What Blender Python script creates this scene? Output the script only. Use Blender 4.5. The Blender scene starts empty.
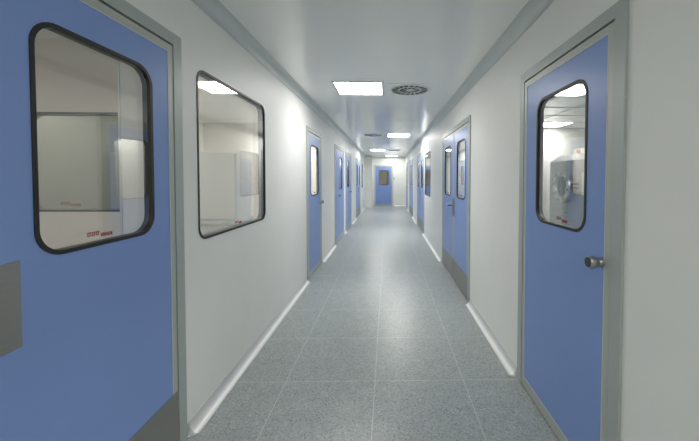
import bpy, bmesh, math, random
from mathutils import Matrix, Vector
random.seed(4)
SC = bpy.context.scene
COL = SC.collection
PI = math.pi

# ------------------------------------------------------------------ dimensions (metres)
XL, XR = -1.064, 0.904          # corridor wall faces
ZC = 2.415                      # ceiling
YB, YE = -4.0, 16.1             # wall behind the camera, end wall
T = 0.05                        # wall thickness
XOL, XOR = -3.5, 4.35           # outer walls of the side rooms
YFAR = 19.0

# ------------------------------------------------------------------ materials
def new_mat(name):
    m = bpy.data.materials.new(name); m.use_nodes = True
    nt = m.node_tree
    return m, nt, nt.nodes['Principled BSDF']

def paint(name, col, rough=.4, metal=0.0, spec=.5, mottle=.03, bump=0.0, scale=3.0):
    m, nt, b = new_mat(name)
    tc = nt.nodes.new('ShaderNodeTexCoord')
    n = nt.nodes.new('ShaderNodeTexNoise'); n.inputs['Scale'].default_value = scale; n.inputs['Detail'].default_value = 3
    nt.links.new(tc.outputs['Object'], n.inputs['Vector'])
    r = nt.nodes.new('ShaderNodeValToRGB')
    r.color_ramp.elements[0].position = .3; r.color_ramp.elements[1].position = .7
    r.color_ramp.elements[0].color = tuple(c*(1-mottle) for c in col)+(1,)
    r.color_ramp.elements[1].color = tuple(min(1, c*(1+mottle)) for c in col)+(1,)
    nt.links.new(n.outputs['Fac'], r.inputs['Fac'])
    nt.links.new(r.outputs['Color'], b.inputs['Base Color'])
    b.inputs['Roughness'].default_value = rough
    b.inputs['Metallic'].default_value = metal
    b.inputs['Specular IOR Level'].default_value = spec
    if bump:
        n2 = nt.nodes.new('ShaderNodeTexNoise'); n2.inputs['Scale'].default_value = 180
        nt.links.new(tc.outputs['Object'], n2.inputs['Vector'])
        bp = nt.nodes.new('ShaderNodeBump'); bp.inputs['Strength'].default_value = bump; bp.inputs['Distance'].default_value = .001
        nt.links.new(n2.outputs['Fac'], bp.inputs['Height']); nt.links.new(bp.outputs['Normal'], b.inputs['Normal'])
    return m

def brushed(name, col, rough=.42, stretch=(4, 4, 240)):
    m, nt, b = new_mat(name)
    tc = nt.nodes.new('ShaderNodeTexCoord')
    mp = nt.nodes.new('ShaderNodeMapping'); mp.inputs['Scale'].default_value = stretch
    n = nt.nodes.new('ShaderNodeTexNoise'); n.inputs['Scale'].default_value = 2; n.inputs['Detail'].default_value = 4
    nt.links.new(tc.outputs['Object'], mp.inputs['Vector']); nt.links.new(mp.outputs['Vector'], n.inputs['Vector'])
    r = nt.nodes.new('ShaderNodeValToRGB')
    r.color_ramp.elements[0].color = tuple(c*.86 for c in col)+(1,); r.color_ramp.elements[1].color = tuple(min(1, c*1.12) for c in col)+(1,)
    nt.links.new(n.outputs['Fac'], r.inputs['Fac']); nt.links.new(r.outputs['Color'], b.inputs['Base Color'])
    b.inputs['Metallic'].default_value = .85; b.inputs['Roughness'].default_value = rough
    return m

def glass_mat(name, tint):
    m = bpy.data.materials.new(name); m.use_nodes = True
    nt = m.node_tree; nt.nodes.clear()
    out = nt.nodes.new('ShaderNodeOutputMaterial')
    tr = nt.nodes.new('ShaderNodeBsdfTransparent'); tr.inputs['Color'].default_value = tint+(1,)
    gl = nt.nodes.new('ShaderNodeBsdfGlossy'); gl.inputs['Roughness'].default_value = 0.0; gl.inputs['Color'].default_value = (1, 1, 1, 1)
    fr = nt.nodes.new('ShaderNodeFresnel'); fr.inputs['IOR'].default_value = 1.5
    # the first face carries the reflectance of the whole pane, 2R/(1+R); the rear face only transmits
    def math_node(op, a, b):
        n = nt.nodes.new('ShaderNodeMath'); n.operation = op
        for k, x in enumerate((a, b)):
            if isinstance(x, (int, float)): n.inputs[k].default_value = x
            else: nt.links.new(x, n.inputs[k])
        return n.outputs[0]
    geo = nt.nodes.new('ShaderNodeNewGeometry')
    R = fr.outputs['Fac']
    fac = math_node('DIVIDE', math_node('MULTIPLY', R, 2.0), math_node('ADD', R, 1.0))
    fac = math_node('MULTIPLY', fac, math_node('SUBTRACT', 1.0, geo.outputs['Backfacing']))
    mx = nt.nodes.new('ShaderNodeMixShader')
    nt.links.new(fac, mx.inputs['Fac']); nt.links.new(tr.outputs[0], mx.inputs[1]); nt.links.new(gl.outputs[0], mx.inputs[2])
    nt.links.new(mx.outputs[0], out.inputs['Surface'])
    return m

def emit(name, col, s):
    m, nt, b = new_mat(name)
    b.inputs['Base Color'].default_value = (.9, .9, .9, 1)
    b.inputs['Emission Color'].default_value = col+(1,)
    b.inputs['Emission Strength'].default_value = s
    return m

def floor_mat():
    m, nt, b = new_mat('speckled vinyl')
    tc = nt.nodes.new('ShaderNodeTexCoord')
    def noise(scale, detail=2):
        n = nt.nodes.new('ShaderNodeTexNoise'); n.inputs['Scale'].default_value = scale; n.inputs['Detail'].default_value = detail
        nt.links.new(tc.outputs['Object'], n.inputs['Vector']); return n
    def ramp(src, pts):
        r = nt.nodes.new('ShaderNodeValToRGB')
        e = r.color_ramp.elements
        e[0].position, e[0].color = pts[0][0], pts[0][1]+(1,); e[1].position, e[1].color = pts[-1][0], pts[-1][1]+(1,)
        for p, c in pts[1:-1]:
            x = e.new(p); x.color = c+(1,)
        nt.links.new(src, r.inputs['Fac']); return r
    A = (.358, .392, .395); Bc = (.385, .420, .422)
    base = ramp(noise(9).outputs['Fac'], [(.35, A), (.65, Bc)])
    # flecks, dark and pale, a few millimetres across
    v = nt.nodes.new('ShaderNodeTexVoronoi'); v.inputs['Scale'].default_value = 140
    nt.links.new(tc.outputs['Object'], v.inputs['Vector'])
    sep = nt.nodes.new('ShaderNodeSeparateColor'); nt.links.new(v.outputs['Color'], sep.inputs[0])
    fl = ramp(sep.outputs[0], [(0, (.62, .63, .65)), (.15, (.78, .78, .80)), (.17, (.96, .96, .96)), (.82, (1.0, 1.0, 1.0)), (.84, (1.18, 1.18, 1.17)), (1, (1.28, 1.28, 1.26))])
    add = nt.nodes.new('ShaderNodeMix'); add.data_type = 'RGBA'; add.blend_type = 'MULTIPLY'; add.inputs[0].default_value = 1.0
    nt.links.new(base.outputs[0], add.inputs[6]); nt.links.new(fl.outputs[0], add.inputs[7])
    # welded joints of the 0.6 m tiles
    sx = nt.nodes.new('ShaderNodeSeparateXYZ'); nt.links.new(tc.outputs['Object'], sx.inputs[0])
    def line(sock, off):
        a = nt.nodes.new('ShaderNodeMath'); a.operation = 'SUBTRACT'; a.inputs[1].default_value = off; nt.links.new(sock, a.inputs[0])
        p = nt.nodes.new('ShaderNodeMath'); p.operation = 'PINGPONG'; p.inputs[1].default_value = .3; nt.links.new(a.outputs[0], p.inputs[0])
        c = nt.nodes.new('ShaderNodeMath'); c.operation = 'LESS_THAN'; c.inputs[1].default_value = .0020; nt.links.new(p.outputs[0], c.inputs[0])
        return c
    lx, ly = line(sx.outputs[0], -.0813), line(sx.outputs[1], 2.18)
    mxm = nt.nodes.new('ShaderNodeMath'); mxm.operation = 'MAXIMUM'
    nt.links.new(lx.outputs[0], mxm.inputs[0]); nt.links.new(ly.outputs[0], mxm.inputs[1])
    jm = nt.nodes.new('ShaderNodeMix'); jm.data_type = 'RGBA'; jm.inputs[7].default_value = (.62, .62, .60, 1)
    nt.links.new(mxm.outputs[0], jm.inputs[0]); nt.links.new(add.outputs[2], jm.inputs[6])
    nt.links.new(jm.outputs[2], b.inputs['Base Color'])
    rr = nt.nodes.new('ShaderNodeMapRange'); rr.inputs[3].default_value = .31; rr.inputs[4].default_value = .36
    nt.links.new(noise(6, 4).outputs['Fac'], rr.inputs[0]); nt.links.new(rr.outputs[0], b.inputs['Roughness'])
    b.inputs['Specular IOR Level'].default_value = .5
    bp = nt.nodes.new('ShaderNodeBump'); bp.inputs['Strength'].default_value = .08; bp.inputs['Distance'].default_value = .001
    nt.links.new(noise(120).outputs['Fac'], bp.inputs['Height']); nt.links.new(bp.outputs['Normal'], b.inputs['Normal'])
    return m

M = dict(
    wall=paint('white wall panel', (.84, .845, .82), .5, mottle=.012),
    room=paint('beige room panel', (.74, .705, .65), .5, mottle=.012),
    ceil=paint('white ceiling panel', (.90, .91, .895), .16, spec=.7, mottle=.012),
    cove=paint('grey cove trim', (.60, .635, .625), .45, .2),
    base=paint('satin aluminium skirting', (.74, .75, .74), .5, .55),
    cap=paint('aluminium end cap', (.50, .52, .52), .35, .6),
    frame=paint('grey green door frame', (.43, .468, .452), .42, .2),
    rim=paint('light grey door edge', (.46, .48, .445), .40, .2),
    bead=paint('pale edge bead', (.62, .63, .60), .4),
    blue=paint('blue laminate', (.215, .328, .665), .36, mottle=.02),
    rubber=paint('black rubber gasket', (.012, .013, .013), .5),
    steel=brushed('brushed steel plate', (.36, .36, .335)),
    chrome=paint('satin chrome', (.42, .43, .44), .3, .9),
    dark=paint('dark metal', (.06, .065, .065), .4, .5),
    glass=glass_mat('window glass', (.97, .972, .968)),
    glass2=glass_mat('tinted glass', (.74, .755, .745)),
    red=paint('red print', (.30, .004, .008), .6),
    lamp=emit('lamp diffuser', (1, .985, .935), 9.0),
    lamp3=emit('boosted lamp diffuser', (1, .985, .935), 17.0),  # same fitting, strength raised to brighten the far half of the corridor
    lamp4=emit('reduced lamp diffuser', (1, .985, .935), 7.0),  # same fitting, strength lowered to keep the end wall from burning out
    lamp0=emit('near lamp diffuser', (1, .985, .935), 13.0),  # same fitting behind the camera, strength tuned for the near walls
    dimlamp=emit('dim lamp diffuser', (1, .96, .90), 6.5),
    endlamp=emit('weak lamp diffuser', (1, .97, .9), 3.5),
    midlamp=emit('side lamp diffuser', (1, .98, .93), 16),
    leftlamp=emit('left side lamp diffuser', (1, .97, .91), 5),
    roomlamp=emit('room lamp diffuser', (1, 1, .97), 9.0),
    lampframe=paint('lamp frame', (.55, .58, .60), .4),
    vent=paint('grey vent metal', (.72, .74, .72), .45, .1),
    black=paint('dark vent interior', (.01, .01, .01), .7),
    stainless=paint('stainless steel sheet', (.36, .385, .39), .42, .3), bright=paint('polished steel', (.62, .63, .64), .28, .9),
    white=paint('white laminate', (.62, .63, .61), .4),
    redlamp=paint('red beacon plastic', (.65, .02, .02), .3),
    floor=floor_mat(),
)

# ------------------------------------------------------------------ mesh helpers
class MB:
    """collects shapes given as (u, w, z) and maps them with tf into the world"""
    def __init__(s, tf=None):
        s.bm = bmesh.new(); s.tf = tf or (lambda u, w, z: (u, w, z)); s.mi = 0
    def v(s, u, w, z): return s.bm.verts.new(s.tf(u, w, z))
    def f(s, vs):
        try:
            fc = s.bm.faces.new(vs); fc.material_index = s.mi; return fc
        except ValueError: return None
    def box(s, u0, u1, w0, w1, z0, z1):
        a = [s.v(u, w, z) for z in (z0, z1) for w in (w0, w1) for u in (u0, u1)]
        for q in ((0, 1, 3, 2), (4, 6, 7, 5), (0, 4, 5, 1), (2, 3, 7, 6), (0, 2, 6, 4), (1, 5, 7, 3)): s.f([a[i] for i in q])
        return s
    def loops(s, loops, close=True, cap0=False, cap1=False):
        n = len(loops[0])
        for A, B in zip(loops, loops[1:]):
            for i in range(n if close else n-1): s.f([A[i], A[(i+1) % n], B[(i+1) % n], B[i]])
        if cap0: s.f(loops[0])
        if cap1: s.f(list(reversed(loops[-1])))
        return s
    def ring(s, outer, inner, w0, w1):
        """flat ring between two outlines of equal point count, w0..w1 thick"""
        L = [[s.v(u, w, z) for u, z in o] for o, w in ((outer, w0), (outer, w1), (inner, w1), (inner, w0))]
        s.loops(L+[L[0]]); return s
    def plate(s, out, w0, w1):
        L = [[s.v(u, w, z) for u, z in out] for w in (w0, w1)]
        s.loops(L, cap0=True, cap1=True); return s
    def lathe_w(s, u, z, prof, n=24, cap1=True, cap0=True):
        """solid of revolution about the outward axis; prof = [(w, r), ...]"""
        L = [[s.v(u+r*math.cos(2*PI*k/n), w, z+r*math.sin(2*PI*k/n)) for k in range(n)] for w, r in prof]
        s.loops(L, cap0=cap0, cap1=cap1); return s
    def lathe_z(s, cx, cy, prof, n=32, cap0=True, cap1=True):
        L = [[s.v(cx+r*math.cos(2*PI*k/n), cy+r*math.sin(2*PI*k/n), z) for k in range(n)] for z, r in prof]
        s.loops(L, cap0=cap0, cap1=cap1); return s
    def tube(s, pts, r, n=12):
        pts = [Vector(p) for p in pts]; L = []
        for i, p in enumerate(pts):
            d = (pts[min(i+1, len(pts)-1)]-pts[max(i-1, 0)]).normalized()
            a = d.cross(Vector((0, 0, 1)));  a = a if a.length > .01 else d.cross(Vector((1, 0, 0)))
            a.normalize(); b = d.cross(a)
            L.append([s.v(*(p+a*r*math.cos(2*PI*k/n)+b*r*math.sin(2*PI*k/n))) for k in range(n)])
        s.loops(L, cap0=True, cap1=True); return s
    def build(s, name, mats, parent=None, smooth=False, bevel=0):
        bmesh.ops.recalc_face_normals(s.bm, faces=s.bm.faces)
        if not isinstance(mats, (list, tuple)): mats = [mats]
        off = Vector((0, 0, 0))
        p = parent
        while p is not None: off += p.location; p = p.parent
        me = bpy.data.meshes.new(name)
        if parent is None:
            # origin at the base centre of the mesh
            xs = [v.co for v in s.bm.verts]
            off = Vector(((min(c.x for c in xs)+max(c.x for c in xs))/2, (min(c.y for c in xs)+max(c.y for c in xs))/2, min(c.z for c in xs)))
        for v in s.bm.verts: v.co -= off
        s.bm.to_mesh(me); s.bm.free()
        for m in mats: me.materials.append(m)
        if smooth:
            for pl in me.polygons: pl.use_smooth = True
            me.set_sharp_from_angle(angle=math.radians(35))
        o = bpy.data.objects.new(name, me); COL.objects.link(o)
        if parent is None: o.location = off
        else: o.parent = parent
        if bevel:
            b = o.modifiers.new('Bevel', 'BEVEL'); b.width = bevel; b.segments = 2; b.limit_method = 'ANGLE'
        return o

def empty(name, loc):
    o = bpy.data.objects.new(name, None); COL.objects.link(o); o.location = loc; o.empty_display_size = .1
    return o
def tag(o, label=None, cat=None, group=None, kind=None):
    if label: o['label'] = label
    if cat: o['category'] = cat
    if group: o['group'] = group
    if kind: o['kind'] = kind
    return o

TFL = lambda u, w, z: (XL+w, u, z)        # left wall: u runs along the corridor, w into it
TFR = lambda u, w, z: (XR-w, u, z)
TFE = lambda u, w, z: (u, YE-w, z)        # end wall

def rrect(u0, u1, z0, z1, r, n=8):
    P = []
    for cu, cz, a in ((u1-r, z1-r, 0), (u0+r, z1-r, 1), (u0+r, z0+r, 2), (u1-r, z0+r, 3)):
        for k in range(n+1):
            t = (a+k/n)*PI/2; P.append((cu+r*math.cos(t), cz+r*math.sin(t)))
    return P
def rect_like(u0, u1, z0, z1, inner, n=8):
    """points on a rectangle matching rrect's points, with its corners at the arcs' middles"""
    P = []
    for i, (u, z) in enumerate(inner):
        c, k = divmod(i, n+1)
        cu, cz = ((u1, z1), (u0, z1), (u0, z0), (u1, z0))[c]
        if k == n//2: P.append((cu, cz))
        elif (k < n//2) == (c in (0, 2)): P.append((cu, z))
        else: P.append((u, cz))
    return P
def rect4(u0, u1, z0, z1): return [(u1, z1), (u0, z1), (u0, z0), (u1, z0)]

# ------------------------------------------------------------------ openings
DH = 2.06                                  # height of every door frame
FW = .062                                  # face width of the frame
WZ0, WZ1 = 1.118, 1.838                    # glazing of the doors
left_doors = [(.732, 1.711), (4.321, 5.273), (6.618, 7.967), (8.346, 9.627), (11.089, 12.837)]
right_doors = [(1.221, 2.195), (3.531, 5.293), (7.95, 9.76), (11.42, 13.2), (14.45, 15.4)]
left_wins = [(1.857, 2.872, 1.015, 1.993), (13.35, 14.25, .96, 1.95)]
right_wins = [(6.82, 7.80, .975, 1.945)]

def wall_with_openings(name, tf, u0, u1, doors, wins, mat):
    mb = MB(tf)
    ops = [(a, b, 0, DH+(.025 if a == .732 else 0), 'd') for a, b in doors]+[(a, b, c, d, 'w') for a, b, c, d in wins]
    ops.sort(); u = u0
    for a, b, c, d, k in ops:
        g = .012 if k == 'd' else -.02       # the frame's flange overlaps the wall a little
        a2, b2 = (a+.03, b-.03) if k == 'd' else (a-.02, b+.02)
        mb.box(u, a2, -T, 0, 0, ZC)
        if k == 'd': mb.box(a2, b2, -T, 0, d-.03, ZC)
        else:
            mb.box(a2, b2, -T, 0, d+.02, ZC); mb.box(a2, b2, -T, 0, 0, c-.02)
            inn = rrect(a, b, c, d, .075)
            mb.ring(rect_like(a2, b2, c-.02, d+.02, inn), inn, -T, 0)
        u = b2
    mb.box(u, u1, -T, 0, 0, ZC)
    return mb.build(name, mat)

tag(wall_with_openings('wall_left', TFL, YB, YFAR, left_doors, left_wins, M['wall']), kind='structure')
tag(wall_with_openings('wall_right', TFR, YB, YFAR, right_doors, right_wins, M['wall']), kind='structure')
END_DOOR = (-.665, .300)
mb = MB(TFE)
mb.box(XL, END_DOOR[0]+.03, -T, 0, 0, ZC); mb.box(END_DOOR[1]-.03, XR, -T, 0, 0, ZC); mb.box(END_DOOR[0]+.03, END_DOOR[1]-.03, -T, 0, DH-.03-.04, ZC)
tag(mb.build('wall_end', M['wall']), kind='structure')
tag(MB().box(XL, XR, YB-.08, YB, 0, ZC).build('wall_back', M['wall']), kind='structure')
# boxed pipe chase in the far left corner
tag(MB().box(XL, -.715, 15.3, YE, 0, ZC).build('wall_chase', M['wall']), kind='structure')
tag(MB().box(-.735, -.709, 15.294, 15.32, 0, ZC-.002).build('trim_1', M['cove']), kind='structure')

tag(MB().box(XOL-.1, XOR+.1, YB-.1, YFAR+.1, -.1, 0).build('floor', M['floor']), kind='structure')
bpy.data.objects['floor'].location = (0, 0, 0)
for v in bpy.data.objects['floor'].data.vertices:     # keep the tile grid in world coordinates
    v.co += Vector(((XOL+XOR)/2, (YB+YFAR)/2, -.1))
tag(MB().box(XOL-.1, XOR+.1, YB-.1, YFAR+.1, ZC, ZC+.1).build('ceiling', M['ceil']), kind='structure')

# rooms either side
def slab(name, x0, x1, y0, y1, z0=0, z1=ZC, m='room'):
    return tag(MB().box(x0, x1, y0, y1, z0, z1).build(name, M[m]), kind='structure')
slab('wall_outer_left', XOL-.08, XOL, YB, YFAR)
slab('wall_outer_right', XOR, XOR+.08, YB, YFAR, m='white')
slab('wall_outer_far', XOL, XOR, YFAR, YFAR+.08)
slab('wall_outer_near', XOL, XL-T, YB-.08, YB); slab('wall_outer_near', XR+T, XOR, YB-.08, YB)
for i, y in enumerate((6.32, 10.4, 13.05)): slab('wall_partition_left', XOL, XL-T, y, y+.06)
for i, y in enumerate((-1.2, 6.72, 10.5, 13.6)): slab('wall_partition_right', XR+T, XOR, y, y+.06, m='white')
# partition of the nearest left room, with a window in it
mb = MB(lambda u, w, z: (u, 1.785-w, z))
inn = rrect(-1.93, -1.25, 1.19, 1.722, .06)
mb.box(XOL, -1.95, -.045, 0, 0, ZC); mb.box(-1.23, XL-T, -.045, 0, 0, ZC)
mb.box(-1.95, -1.23, -.045, 0, 0, 1.17); mb.box(-1.95, -1.23, -.045, 0, 1.742, ZC)
mb.ring(rect_like(-1.95, -1.23, 1.17, 1.742, inn), inn, -.045, 0)
tag(mb.build('wall_partition_left', M['room']), kind='structure')
slab('wall_room_pier', -1.285, XL-T, 1.60, 1.785, 0, 2.11, m='wall')
tag(MB().box(-1.287, -1.277, 1.597, 1.61, 0, 2.1).build('trim_7', M['cove']), kind='structure')
slab('wall_partition_left', XOL, XL-T, -.9, -.84)
slab('ceiling_room', XOL, XL-T, -.84, 1.785, 2.11, 2.15, m='ceil')

# ------------------------------------------------------------------ coves and skirtings
def cove(name, tf, u0, u1, m):
    r = .068; prof = [(0, ZC-r-.012), (.006, ZC-r-.012)]
    for k in range(9):
        t = k/8*PI/2; prof.append((.006+r-r*math.cos(t), ZC-.004-r+r*math.sin(t)))
    prof += [(r+.006, ZC), (0, ZC)]
    mb = MB(tf)
    L = [[mb.v(u, w, z) for w, z in prof] for u in (u0, u1)]
    mb.loops(L, cap0=True, cap1=True)
    return tag(mb.build(name, m, smooth=True), kind='structure')
cove('trim_2', TFL, YB, 15.3, M['cove']); cove('trim_3', TFR, YB, YE, M['cove']); cove('trim_4', TFE, -.709, XR, M['cove'])
cove('trim_5', lambda u, w, z: (u, 15.3-w, z), XL, -.709, M['cove'])
cove('trim_6', lambda u, w, z: (XOR-w, u, z), -1.1, 6.7, M['cove'])

def skirting(name, tf, u0, u1, cap0=True, cap1=True):
    h, d = .064, .054
    def prof(s=1.0):
        P = [(0, h*s), (.003, h*s)]
        for k in range(9):
            t = k/8*PI/2; P.append((.003+(d-.003)*s*(1-math.cos(t)), .003+(h*s-.003)*(1-math.sin(t))))
        return P+[(d*s, 0), (0, 0)]
    a, b = u0+(.028 if cap0 else 0), u1-(.028 if cap1 else 0)
    mb = MB(tf)
    mb.loops([[mb.v(u, w, z) for w, z in prof()] for u in (a, b)], cap0=True, cap1=True)
    o = tag(mb.build(name, M['base'], smooth=True), kind='structure')
    for on, x, e in ((cap0, a, u0), (cap1, b, u1)):
        if not on: continue
        c = MB(tf); L = []
        for k in range(5):
            t = k/4; L.append([c.v(x+(e-x)*t, w*(1-.75*t*t), z) for w, z in prof()])
        c.loops(L, cap0=True, cap1=True)
        c.build('end_cap', M['cap'], o, smooth=True)
    return o
def skirts(name, tf, u0, u1, doors):
    u = u0; first = True
    for a, b in doors:
        skirting(name, tf, u, a, cap0=not first); u = b; first = False
    skirting(name, tf, u, u1, cap1=False)
skirts('baseboard_left', TFL, YB, 15.3, left_doors)
skirts('baseboard_right', TFR, YB, YE, right_doors)
skirting('baseboard_end', TFE, END_DOOR[1], XR, True, False)
skirting('baseboard_chase', lambda u, w, z: (u, 15.3-w, z), XL, -.715, False, False)

# ------------------------------------------------------------------ glazing, door parts
def lettering(tf, uc, z, s, flip, parent, w):
    """small illegible red print at the foot of a pane: two short words, strokes only"""
    mb = MB(tf)
    for word, (u0, dz) in enumerate(((-.054, .004), (.001, -.004))):
        for k in range(6):
            u = uc+(u0+k*.0086)*flip; g = .0064*flip
            a, b = sorted((u, u+g)); zz = z+dz
            kind = (k*2+word*3) % 4
            mb.box(a, a+.0030, w, w+.0006, zz, zz+.015)
            if kind in (0, 2): mb.box(a+.0024, b, w, w+.0006, zz+.0114, zz+.015)
            if kind in (0, 1): mb.box(a+.0024, b, w, w+.0006, zz, zz+.0036)
            if kind in (1, 3): mb.box(b-.0022, b, w, w+.0006, zz+.0026, zz+.0124)
            if kind in (2, 3): mb.box(a+.0024, b-.0024, w, w+.0006, zz+.0062, zz+.0086)
    return mb.build('red_lettering', M['red'], parent)

def glazing(tf, u0, u1, z0, z1, r, wf, wb, parent, print_at=None, flip=1, gw=.014, gm='glass', panes=2):
    """black gasket lining the whole depth of the opening and two panes"""
    o = rrect(u0, u1, z0, z1, r); i = rrect(u0+gw, u1-gw, z0+gw, z1-gw, r-gw*.8)
    mb = MB(tf); mb.ring(o, i, wb-.003, wf+.003)
    g = mb.build('gasket', M['rubber'], parent, smooth=True)
    p = rrect(u0+gw+.0005, u1-gw-.0005, z0+gw+.0005, z1-gw-.0005, r-gw*.8)
    for w in ((wf-.005, wb+.003) if panes == 2 else (wf-.005,)):
        MB(tf).plate(p, w-.004, w).build('pane', M[gm], parent)
    if print_at is not None: lettering(tf, print_at, z0+.034, 1, flip, parent, wf-.0048)

def knob(tf, u, z, w, parent):
    mb = MB(tf)
    mb.lathe_w(u, z, [(w, .021), (w+.014, .0205), (w+.017, .0185), (w+.021, .0185), (w+.027, .0245), (w+.034, .027), (w+.052, .0265), (w+.0575, .0245), (w+.058, .0215)], cap1=False)
    k = mb.build('knob', M['chrome'], parent, smooth=True)
    mb = MB(tf); mb.lathe_w(u, z, [(w+.0565, .0213), (w+.0595, .0210), (w+.0590, .012), (w+.0585, .004)])
    mb.build('knob_face', M['dark'], parent, smooth=True)

def lever(tf, u, z, w, d, parent):
    mb = MB(tf)
    mb.lathe_w(u, z, [(w, .017), (w+.008, .017), (w+.010, .010), (w+.058, .010)])
    mb.tube([(u, w+.052, z), (u+d*.04, w+.056, z), (u+d*.115, w+.054, z)], .0095)
    mb.build('lever_handle', M['chrome'], parent, smooth=True)

def door(n, tf, base, u0, u1, leaves, label, top=DH, flip=1, group=None, fm='frame'):
    """leaves: dicts with lu0, lu1 (outer edges of the leaf), win, kick, extras"""
    root = tag(empty('door_%d' % n, base), label, 'door', group, 'structure')
    zt = top-FW+.006
    mb = MB(tf)                                            # frame: casing on the corridor side, lining, stop
    a, b = u0+FW, u1-FW
    for x0, x1 in ((u0, a), (b, u1)): mb.box(x0, x1, 0.0005, .011, 0, top)
    mb.box(a, b, .0005, .011, zt, top)
    for x0, x1 in ((u0+.0305, a), (b, u1-.0305)): mb.box(x0, x1, -T, 0, 0, zt)
    mb.box(u0+.0305, u1-.0305, -T, 0, zt, top-.0305)
    for x0, x1 in ((a, a+.014), (b-.014, b)): mb.box(x0, x1, -T, -.030, 0, zt)
    mb.box(a, b, -T, -.030, zt-.014, zt)
    mb.build('frame', M[fm], root)
    for lf in leaves:
        l0, l1 = lf['u']; z0, z1 = .012, zt-.009
        rw, bz = .036, .064
        i0, i1, j0, j1 = l0+rw, l1-rw, z0+bz, z1-.038
        WF, WB = .007, -.023
        mb = MB(tf)
        if lf.get('win'):
            w0, w1 = lf['win']; inn = rrect(w0, w1, lf.get('z', (WZ0, WZ1))[0], lf.get('z', (WZ0, WZ1))[1], .085)
            mb.ring(rect_like(i0, i1, j0, j1, inn), inn, WB, WF)
        else: mb.plate(rect4(i0, i1, j0, j1), WB, WF)
        leaf = mb.build('leaf', M['blue'], root)
        MB(tf).ring(rect4(l0, l1, z0, z1), rect4(i0-.0035, i1+.0035, j0-.0035, j1+.0035), WB, WF+.001).build('edge_profile', M['rim'], leaf)
        MB(tf).ring(rect4(i0-.0035, i1+.0035, j0-.0035, j1+.0035), rect4(i0, i1, j0, j1), WB, WF+.0022).build('edge_bead', M['bead'], leaf)
        if lf.get('win'):
            zz = lf.get('z', (WZ0, WZ1))
            glazing(tf, w0, w1, zz[0], zz[1], .085, WF, WB, leaf, (w0+w1)/2+lf.get('pr', 0), flip, panes=lf.get('panes', 1))
        if lf.get('kick'):
            MB(tf).plate(rect4(l0+.001, l1-.001, z0+.001, lf['kick']), WF+.0025, WF+.0045).build('kick_plate', M['steel'], leaf)
        if lf.get('push'):
            p0, p1, q0, q1 = lf['push']
            MB(tf).plate(rect4(p0, p1, q0, q1), WF+.0003, WF+.0022).build('push_plate', M['steel'], leaf)
        if lf.get('knob') is not None: knob(tf, lf['knob'], lf.get('kz', 1.0), WF+.0005, leaf)
        if lf.get('plate'):
            p0, p1 = lf['plate']
            MB(tf).plate(rrect(p0, p1, .86, 1.10, .006, 2), WF+.0023, WF+.006).build('lock_plate', M['steel'], leaf)
        if lf.get('lever'):
            lever(tf, lf['lever'][0], 1.0, WF+.006, lf['lever'][1], leaf)
    return root

def single(n, tf, u0, u1, label, win, base, **k):
    kw = dict(u=(u0+FW+.005, u1-FW-.005), win=win); top = k.pop('top', DH); flip = k.pop('flip', 1); fm = k.pop('fm', 'frame'); kw.update(k)
    return door(n, tf, base, u0, u1, [kw], label, top, flip, None, fm)
def double(n, tf, u0, us, u1, label, wins, base, flip=1, each=({}, {})):
    A = dict(u=(u0+FW+.005, us-.002), win=wins[0]); B = dict(u=(us+.002, u1-FW-.005), win=wins[1])
    A.update(each[0]); B.update(each[1])
    return door(n, tf, base, u0, u1, [A, B], label, DH, flip)

bl = lambda y: (XL, y, 0)
br = lambda y: (XR, y, 0)
single(1, TFL, .732, 1.711, 'nearest left blue door with steel push plate and kick plate', (.996, 1.501), bl(1.2215), kick=.30, top=2.085, z=(1.125, 1.862), push=(.846, .955, .885, 1.135), pr=-.02, panes=2)
single(2, TFL, 4.321, 5.273, 'second blue door on the left wall, single leaf with round knob at far edge', (4.53, 5.05), bl(4.8), knob=5.125)
double(3, TFL, 6.618, 7.00, 7.967, 'left blue door of unequal leaves, narrow leaf on its near side', (None, (7.225, 7.67)), bl(7.29), each=({}, dict(knob=7.045)))
double(4, TFL, 8.346, 9.215, 9.627, 'left blue door of unequal leaves, narrow leaf on its far side', ((8.58, 9.03), None), bl(9.0), each=(dict(knob=9.165), {}))
double(5, TFL, 11.089, 11.963, 12.837, 'farthest double blue door on the left wall', ((11.32, 11.74), (12.19, 12.61)), bl(11.96),
       each=(dict(kick=.27, plate=(11.915, 11.957)), dict(kick=.27, plate=(11.969, 12.011), lever=(11.99, 1))))
single(6, TFR, 1.221, 2.195, 'nearest right blue door with round knob and no steel plates', (1.453, 1.950), br(1.708), knob=1.340, kz=1.024, flip=-1, pr=-.035, panes=2)
double(7, TFR, 3.531, 4.412, 5.293, 'nearest double blue door on the right with steel kick plates and lever', ((3.735, 4.205), (4.60, 5.07)), br(4.41), flip=-1,
       each=(dict(kick=.275, plate=(4.345, 4.405)), dict(kick=.275, plate=(4.419, 4.479), lever=(4.45, 1))))
double(8, TFR, 7.95, 8.855, 9.76, 'double blue door beside the right wall window', ((8.19, 8.62), (9.09, 9.52)), br(8.86), flip=-1,
       each=(dict(kick=.27, plate=(8.80, 8.848)), dict(kick=.27, plate=(8.862, 8.91), lever=(8.89, 1))))
double(9, TFR, 11.42, 12.31, 13.2, 'double blue door near the far end of the right wall', ((11.66, 12.09), (12.53, 12.96)), br(12.31), flip=-1,
       each=(dict(kick=.27, plate=(12.26, 12.303)), dict(kick=.27, plate=(12.317, 12.36), lever=(12.34, 1))))
single(10, TFR, 14.45, 15.4, 'last single blue door on the right wall before the end wall', (14.67, 15.18), br(14.92), knob=14.56, flip=-1)
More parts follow.
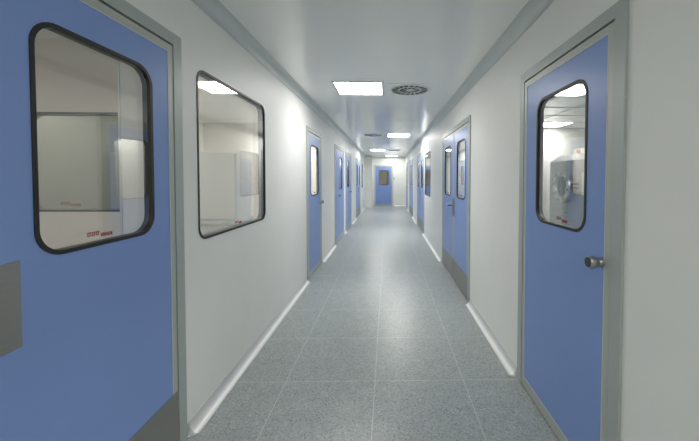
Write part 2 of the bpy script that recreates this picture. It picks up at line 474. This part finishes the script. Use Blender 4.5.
single(11, TFE, END_DOOR[0], END_DOOR[1], 'blue door in the end wall facing down the corridor', (-.41, .10), (-.18, YE, 0), knob=.205, kz=.90, top=2.02, fm='white', z=(1.02, 1.755))

def wall_window(n, tf, base, u0, u1, z0, z1, label, flip=1):
    root = tag(empty('window_%d' % n, base), label, 'window', None, 'structure')
    glazing(tf, u0+.0005, u1-.0005, z0+.0005, z1-.0005, .0745, 0, -T, root, (u0+u1)/2, flip, gw=.013)
    return root
wall_window(1, TFL, bl(2.36), *left_wins[0], 'large glazed window flush in the left wall beside the nearest door')
wall_window(2, TFL, bl(13.8), *left_wins[1], 'small far window in the left wall past the last double door')
wall_window(3, TFR, br(7.3), *right_wins[0], 'glazed window in the right wall between two double doors', -1)
r4 = tag(empty('window_4', (-1.6, 1.785, 0)), 'interior window seen through the nearest left door', 'window', None, 'structure')
glazing(lambda u, w, z: (u, 1.785-w, z), -1.9295, -1.2505, 1.1905, 1.7215, .0595, 0, -.045, r4, -1.7, 1, gw=.012, gm='glass2')

# ------------------------------------------------------------------ ceiling fittings
def ceiling_light(cx, cy, label, mat='lamp', s=.516, z=ZC, group='corridor ceiling lights'):
    root = tag(empty('ceiling_light', (cx, cy, z)), label, 'ceiling light', group)
    h = s/2
    tf = lambda u, w, zz: (cx+u, cy+zz, z-w)
    MB(tf).ring(rect4(-h-.022, h+.022, -h-.022, h+.022), rect4(-h, h, -h, h), .0004, .007).build('frame', M['lampframe'], root)
    d = MB(tf).plate(rect4(-h+.0005, h-.0005, -h+.0005, h-.0005), .0006, .004).build('diffuser', [M['lampframe'], M[mat]], root)
    for p in d.data.polygons:
        if p.normal.z < -.5: p.material_index = 1     # only the underside shines
    return root
GL = 'corridor ceiling lights'
ceiling_light(-.324, 3.84, 'nearest lit square ceiling panel, left of the large round vent')
ceiling_light(.276, 8.01, 'second lit square ceiling panel, right of the middle round vent', 'lamp3')
ceiling_light(-.354, 12.2, 'third lit square ceiling panel, left of the farthest round vent', 'lamp3')
ceiling_light(.20, 15.45, 'farthest lit ceiling panel, just before the end wall', 'lamp4')
ceiling_light(.27, -1.2, 'lit square ceiling panel above the near end of the corridor', 'lamp0')

def ceiling_vent(cx, cy, label, R=.232):
    root = tag(empty('ceiling_vent', (cx, cy, ZC)), label, 'air vent', 'round swirl vents in the corridor ceiling')
    tf = lambda u, w, zz: (cx+u, cy+zz, ZC-w)
    n = 9*4
    circ = [(R*.985*math.cos(2*PI*(k)/n), R*.985*math.sin(2*PI*(k)/n)) for k in range(n)]
    inn = rrect(-R*.985, R*.985, -R*.985, R*.985, R*.985)
    MB(tf).ring(rect_like(-.262, .262, -.262, .262, inn), inn, .0004, .0045).build('mounting_plate', M['ceil'], root)
    mb = MB(tf); mb.lathe_w(0, 0, [(.0005, R*.98), (.0012, R*.98)], n=48); mb.build('plenum', M['black'], root)
    mb = MB(tf)
    def annul(r0, r1, w0, w1, n=48):
        P = [(math.cos(2*PI*k/n), math.sin(2*PI*k/n)) for k in range(n)]
        mb.ring([(a*r1, b*r1) for a, b in P], [(a*r0, b*r0) for a, b in P], w0, w1)
    annul(R*.91, R, .0013, .010); annul(R*.52, R*.58, .0013, .010)
    mb.lathe_w(0, 0, [(.0013, R*.16), (.010, R*.16), (.0115, R*.12)], n=24)
    mb.build('vent_rings', M['vent'], root, smooth=True)
    mb = MB(tf)
    def blades(r0, r1, n, sweep, half):
        for k in range(n):
            t = 2*PI*k/n; V = []
            for r, ta in ((r0, t), (r1, t+sweep)):
                for da, w in ((-half/r, .0065), (half/r, .0075)):
                    V.append([mb.v(r*math.cos(ta+da), w+dw, r*math.sin(ta+da)) for dw in (0, .0012)])
            a, b, c, d = V
            for q in ((a[0], b[0], d[0], c[0]), (a[1], c[1], d[1], b[1]), (a[0], a[1], b[1], b[0]), (c[0], d[0], d[1], c[1]), (a[0], c[0], c[1], a[1]), (b[0], b[1], d[1], d[0])): mb.f(q)
    blades(R*.57, R*.92, 18, .10, .0085); blades(R*.15, R*.51, 12, .25, .0065)
    mb.build('swirl_blades', M['vent'], root)
    return root
ceiling_vent(.262, 3.885, 'nearest and largest looking round swirl air vent, right of the first light')
ceiling_vent(-.335, 7.96, 'middle round swirl air vent, left of the second ceiling light')
ceiling_vent(.262, 12.3, 'farthest round swirl air vent, right of the third ceiling light')

# lights of the side rooms, nearly all out of view, set for room brightness
for cx, cy, lab, mt, z in (
    (-2.3, .2, 'unseen dim panel added to light the small room behind the nearest left door', 'dimlamp', 2.11),  # no lamp known here, added to give the room a low light
    (-2.4, 2.45, 'ceiling panel in the left room behind the large wall window', 'leftlamp', ZC),
    (-3.15, 3.3, 'unseen extra ceiling panel added to brighten the left room with the pale cabinet', 'leftlamp', ZC),  # second panel added out of view to lift the room's brightness
    (-1.7, 5.6, 'unseen ceiling panel added to brighten the view behind the second left door', 'midlamp', ZC),  # added out of view so this door's window looks bright
    (1.55, 5.5, 'unseen ceiling panel added to brighten the view behind the nearest right double door', 'leftlamp', ZC),  # added out of view to brighten the double door's windows
    (-2.3, 8.4, 'ceiling panel in the left room behind the unequal doors', 'roomlamp', ZC),
    (-2.3, 11.8, 'ceiling panel in the left room behind the farthest double door', 'roomlamp', ZC),
    (-2.3, 15.2, 'ceiling panel in the far left room', 'roomlamp', ZC),
    (3.2, 6.28, 'lit panel seen through the nearest right door, in the gridded ceiling', 'midlamp', ZC),
    (2.0, 2.0, 'ceiling panel in the right room right behind the nearest door', 'midlamp', ZC),
    (2.6, 8.6, 'ceiling panel in the right room beyond the wall window', 'midlamp', ZC),
    (2.6, 12.1, 'ceiling panel in the right room behind the far double door', 'roomlamp', ZC),
    (2.6, 16.0, 'ceiling panel in the farthest right room', 'roomlamp', ZC),
    (-.2, 17.3, 'ceiling panel in the room behind the end door', 'endlamp', ZC)):
    ceiling_light(cx, cy, lab, mt, .50, z, 'side room ceiling lights')

# grid of the right room's suspended ceiling
mb = MB()
for x in (1.55, 2.15, 2.75, 3.6, 4.2): mb.box(x-.012, x+.012, -1.13, 6.71, ZC-.006, ZC-.0005)
for k in range(12):
    y = -.8+k*.62
    mb.box(XR+T+.01, XOR-.08, y-.012, y+.012, ZC-.0062, ZC-.0006)
tag(mb.build('ceiling_grid', M['cove']), kind='structure')

# ------------------------------------------------------------------ things in the rooms
# stainless machine with a round port, seen through the nearest right door
X0, Y0, Y1 = 2.52, 3.75, 5.02
mc = tag(empty('process_cabinet', (X0+.4, (Y0+Y1)/2, 0)), 'stainless steel machine with round porthole seen through the nearest right door', 'machine')
MB().box(X0, X0+.8, Y0, Y1, .06, 1.62).build('body', M['stainless'], mc, bevel=.008)
MB().box(X0+.05, X0+.75, Y0+.05, Y1-.05, 0, .06).build('plinth', M['dark'], mc)
mb = MB()
L = [[mb.v(x, y, z) for x, y in ((X0+d, Y0+d), (X0+.8-d, Y0+d), (X0+.8-d, Y1-d), (X0+d, Y1-d))] for d, z in ((0, 1.6205), (.10, 1.71))]
mb.loops(L, cap0=True, cap1=True); mb.build('sloping_hood', M['lampframe'], mc)
tfm = lambda u, w, z: (X0-w, u, z)
PY, PZ = 4.60, 1.255
ringprof = [(.0005, .22), (.05, .22), (.062, .212), (.062, .165), (.05, .155), (.012, .15)]
mb = MB(tfm); mb.lathe_w(PY, PZ, ringprof, n=40, cap1=False); port = mb.build('port_ring', M['bright'], mc, smooth=True)
mb = MB(tfm); mb.lathe_w(PY, PZ, [(.012, .149), (.020, .149)], n=40); mb.build('port_glass', paint('grey port glass', (.09, .105, .105), .3), mc)
for k in range(8):
    t = 2*PI*k/8+.2; mb = MB(tfm); mb.lathe_w(PY+.19*math.cos(t), PZ+.19*math.sin(t), [(.0625, .02), (.085, .02), (.088, .014)], n=10)
    mb.build('clamp', M['chrome'], port, smooth=True)
mb = MB(tfm); mb.box(PY-.34, PY-.215, .0005, .03, PZ-.02, PZ+.0); mb.box(PY-.34, PY-.215, .0005, .03, PZ+.03, PZ+.05); mb.build('hinge', M['dark'], mc)
mb = MB(tfm); mb.tube([(PY-.1, .0, .90), (PY-.1, .05, .90), (PY+.25, .05, .90), (PY+.25, .0, .90)], .010); mb.build('grab_rail', M['chrome'], mc, smooth=True)
mb = MB(tfm); mb.plate(rect4(Y0+.1, Y0+.42, 1.15, 1.45), .0005, .012); mb.build('control_panel', M['white'], mc)
mb = MB(); mb.lathe_z(X0+.14, 4.5, [(1.7105, .03), (1.725, .03), (1.726, .022)], n=16); bs = mb.build('beacon_base', M['white'], mc, smooth=True)
mb = MB(); mb.lathe_z(X0+.14, 4.5, [(1.7265, .026), (1.765, .026), (1.78, .014)], n=16); mb.build('beacon', M['redlamp'], mc, smooth=True)

# pale cabinet in the left room behind the wall window
X1, X2, Yc = -3.45, -1.90, 4.15
cb = tag(empty('storage_cabinet', ((X1+X2)/2, Yc+.2, 0)), 'pale grey cabinet seen through the large left wall window', 'cabinet')
MB().box(X1, X2, Yc, Yc+.45, .84, 1.69).build('body', M['white'], cb, bevel=.004)
MB().box(X1, X2+.02, Yc-.03, Yc+.47, .80, .8395).build('worktop', M['cove'], cb)
MB().box(X1+.02, X2-.02, Yc+.02, Yc+.44, 0, .7995).build('base_unit', M['white'], cb)
for k in range(2):
    a = X1+.01+k*(X2-X1)/2; b = a+(X2-X1)/2-.02
    d = MB().box(a, b, Yc-.018, Yc-.0005, .86, 1.68).build('door', M['white'], cb, bevel=.002)
    h = b-.05 if k == 0 else a+.05
    MB().tube([(h, Yc-.018, 1.18), (h, Yc-.045, 1.18), (h, Yc-.045, 1.32), (h, Yc-.018, 1.32)], .006).build('handle', M['chrome'], d, smooth=True)

# things glimpsed in the room behind the end door
tr = tag(empty('storage_rack', (.22, 18.3, 0)), 'white shelf rack glimpsed through the end door window', 'rack')
for z in (.3, .75, 1.2, 1.6): MB().box(-.02, .52, 18.1, 18.5, z, z+.025).build('shelf', M['white'], tr)
for x in (-.02, .495):
    for y in (18.1, 18.475): MB().box(x, x+.025, y-.0255 if y < 18.3 else y+.0255, y if y < 18.3 else y+.0505, 0, 1.75).build('post', M['dark'], tr)
tag(MB().box(.06, .26, 18.15, 18.4, 1.2255, 1.42).build('carton', M['white'], bevel=.003), 'white carton on the rack behind the end door, upper shelf', 'box', 'cartons on the rack')
tag(MB().box(.29, .42, 18.15, 18.4, 1.2255, 1.36).build('carton', M['redlamp'], bevel=.003), 'small red carton on the rack behind the end door', 'box', 'cartons on the rack')
tag(MB().box(.08, .40, 18.15, 18.42, .7755, 1.03).build('carton', M['dark'], bevel=.003), 'dark carton on the lower shelf behind the end door', 'box', 'cartons on the rack')

# card reader on the end wall
cr = tag(empty('card_reader', (.335, YE, 1.34)), 'small dark wall switch beside the blue end door', 'wall switch')
MB(TFE).plate(rrect(.318, .352, 1.29, 1.42, .008, 3), 0, .018).build('housing', M['dark'], cr)
MB(TFE).plate(rrect(.324, .346, 1.35, 1.41, .004, 3), .0183, .021).build('button_pad', M['vent'], cr)

# ------------------------------------------------------------------ camera
F_PX, CX, CY, H = 326.84, 394.05, 186.85, 1.3743
cam = bpy.data.cameras.new('camera'); co = bpy.data.objects.new('camera', cam); COL.objects.link(co)
cam.sensor_fit = 'HORIZONTAL'; cam.sensor_width = 36; cam.lens = F_PX/699*36
cam.shift_x = (349.5-CX)/699; cam.shift_y = (CY-220.5)/699
cam.clip_start = .02
Rv = Vector((0.99978466, -0.02069253, 0.00156875)); Uv = Vector((-0.00100627, 0.02716513, 0.99963045)); Fv = Vector((0.0207275, 0.99941677, -0.02713846))
m = Matrix(((Rv.x, Uv.x, -Fv.x), (Rv.y, Uv.y, -Fv.y), (Rv.z, Uv.z, -Fv.z))).to_4x4()
m.translation = (0, 0, H); co.matrix_world = m
SC.camera = co

w = bpy.data.worlds.new('world'); SC.world = w; w.use_nodes = True
w.node_tree.nodes['Background'].inputs['Color'].default_value = (.02, .02, .02, 1)
SC.view_settings.view_transform = 'Standard'; SC.view_settings.look = 'None'
SC.view_settings.gamma = 1; SC.view_settings.exposure = 1.42; SC.view_settings.use_curve_mapping = False
SC.cycles.max_bounces = 12; SC.cycles.diffuse_bounces = 8; SC.cycles.transparent_max_bounces = 24
SC.cycles.sample_clamp_indirect = 3
SC.cycles.use_adaptive_sampling = False
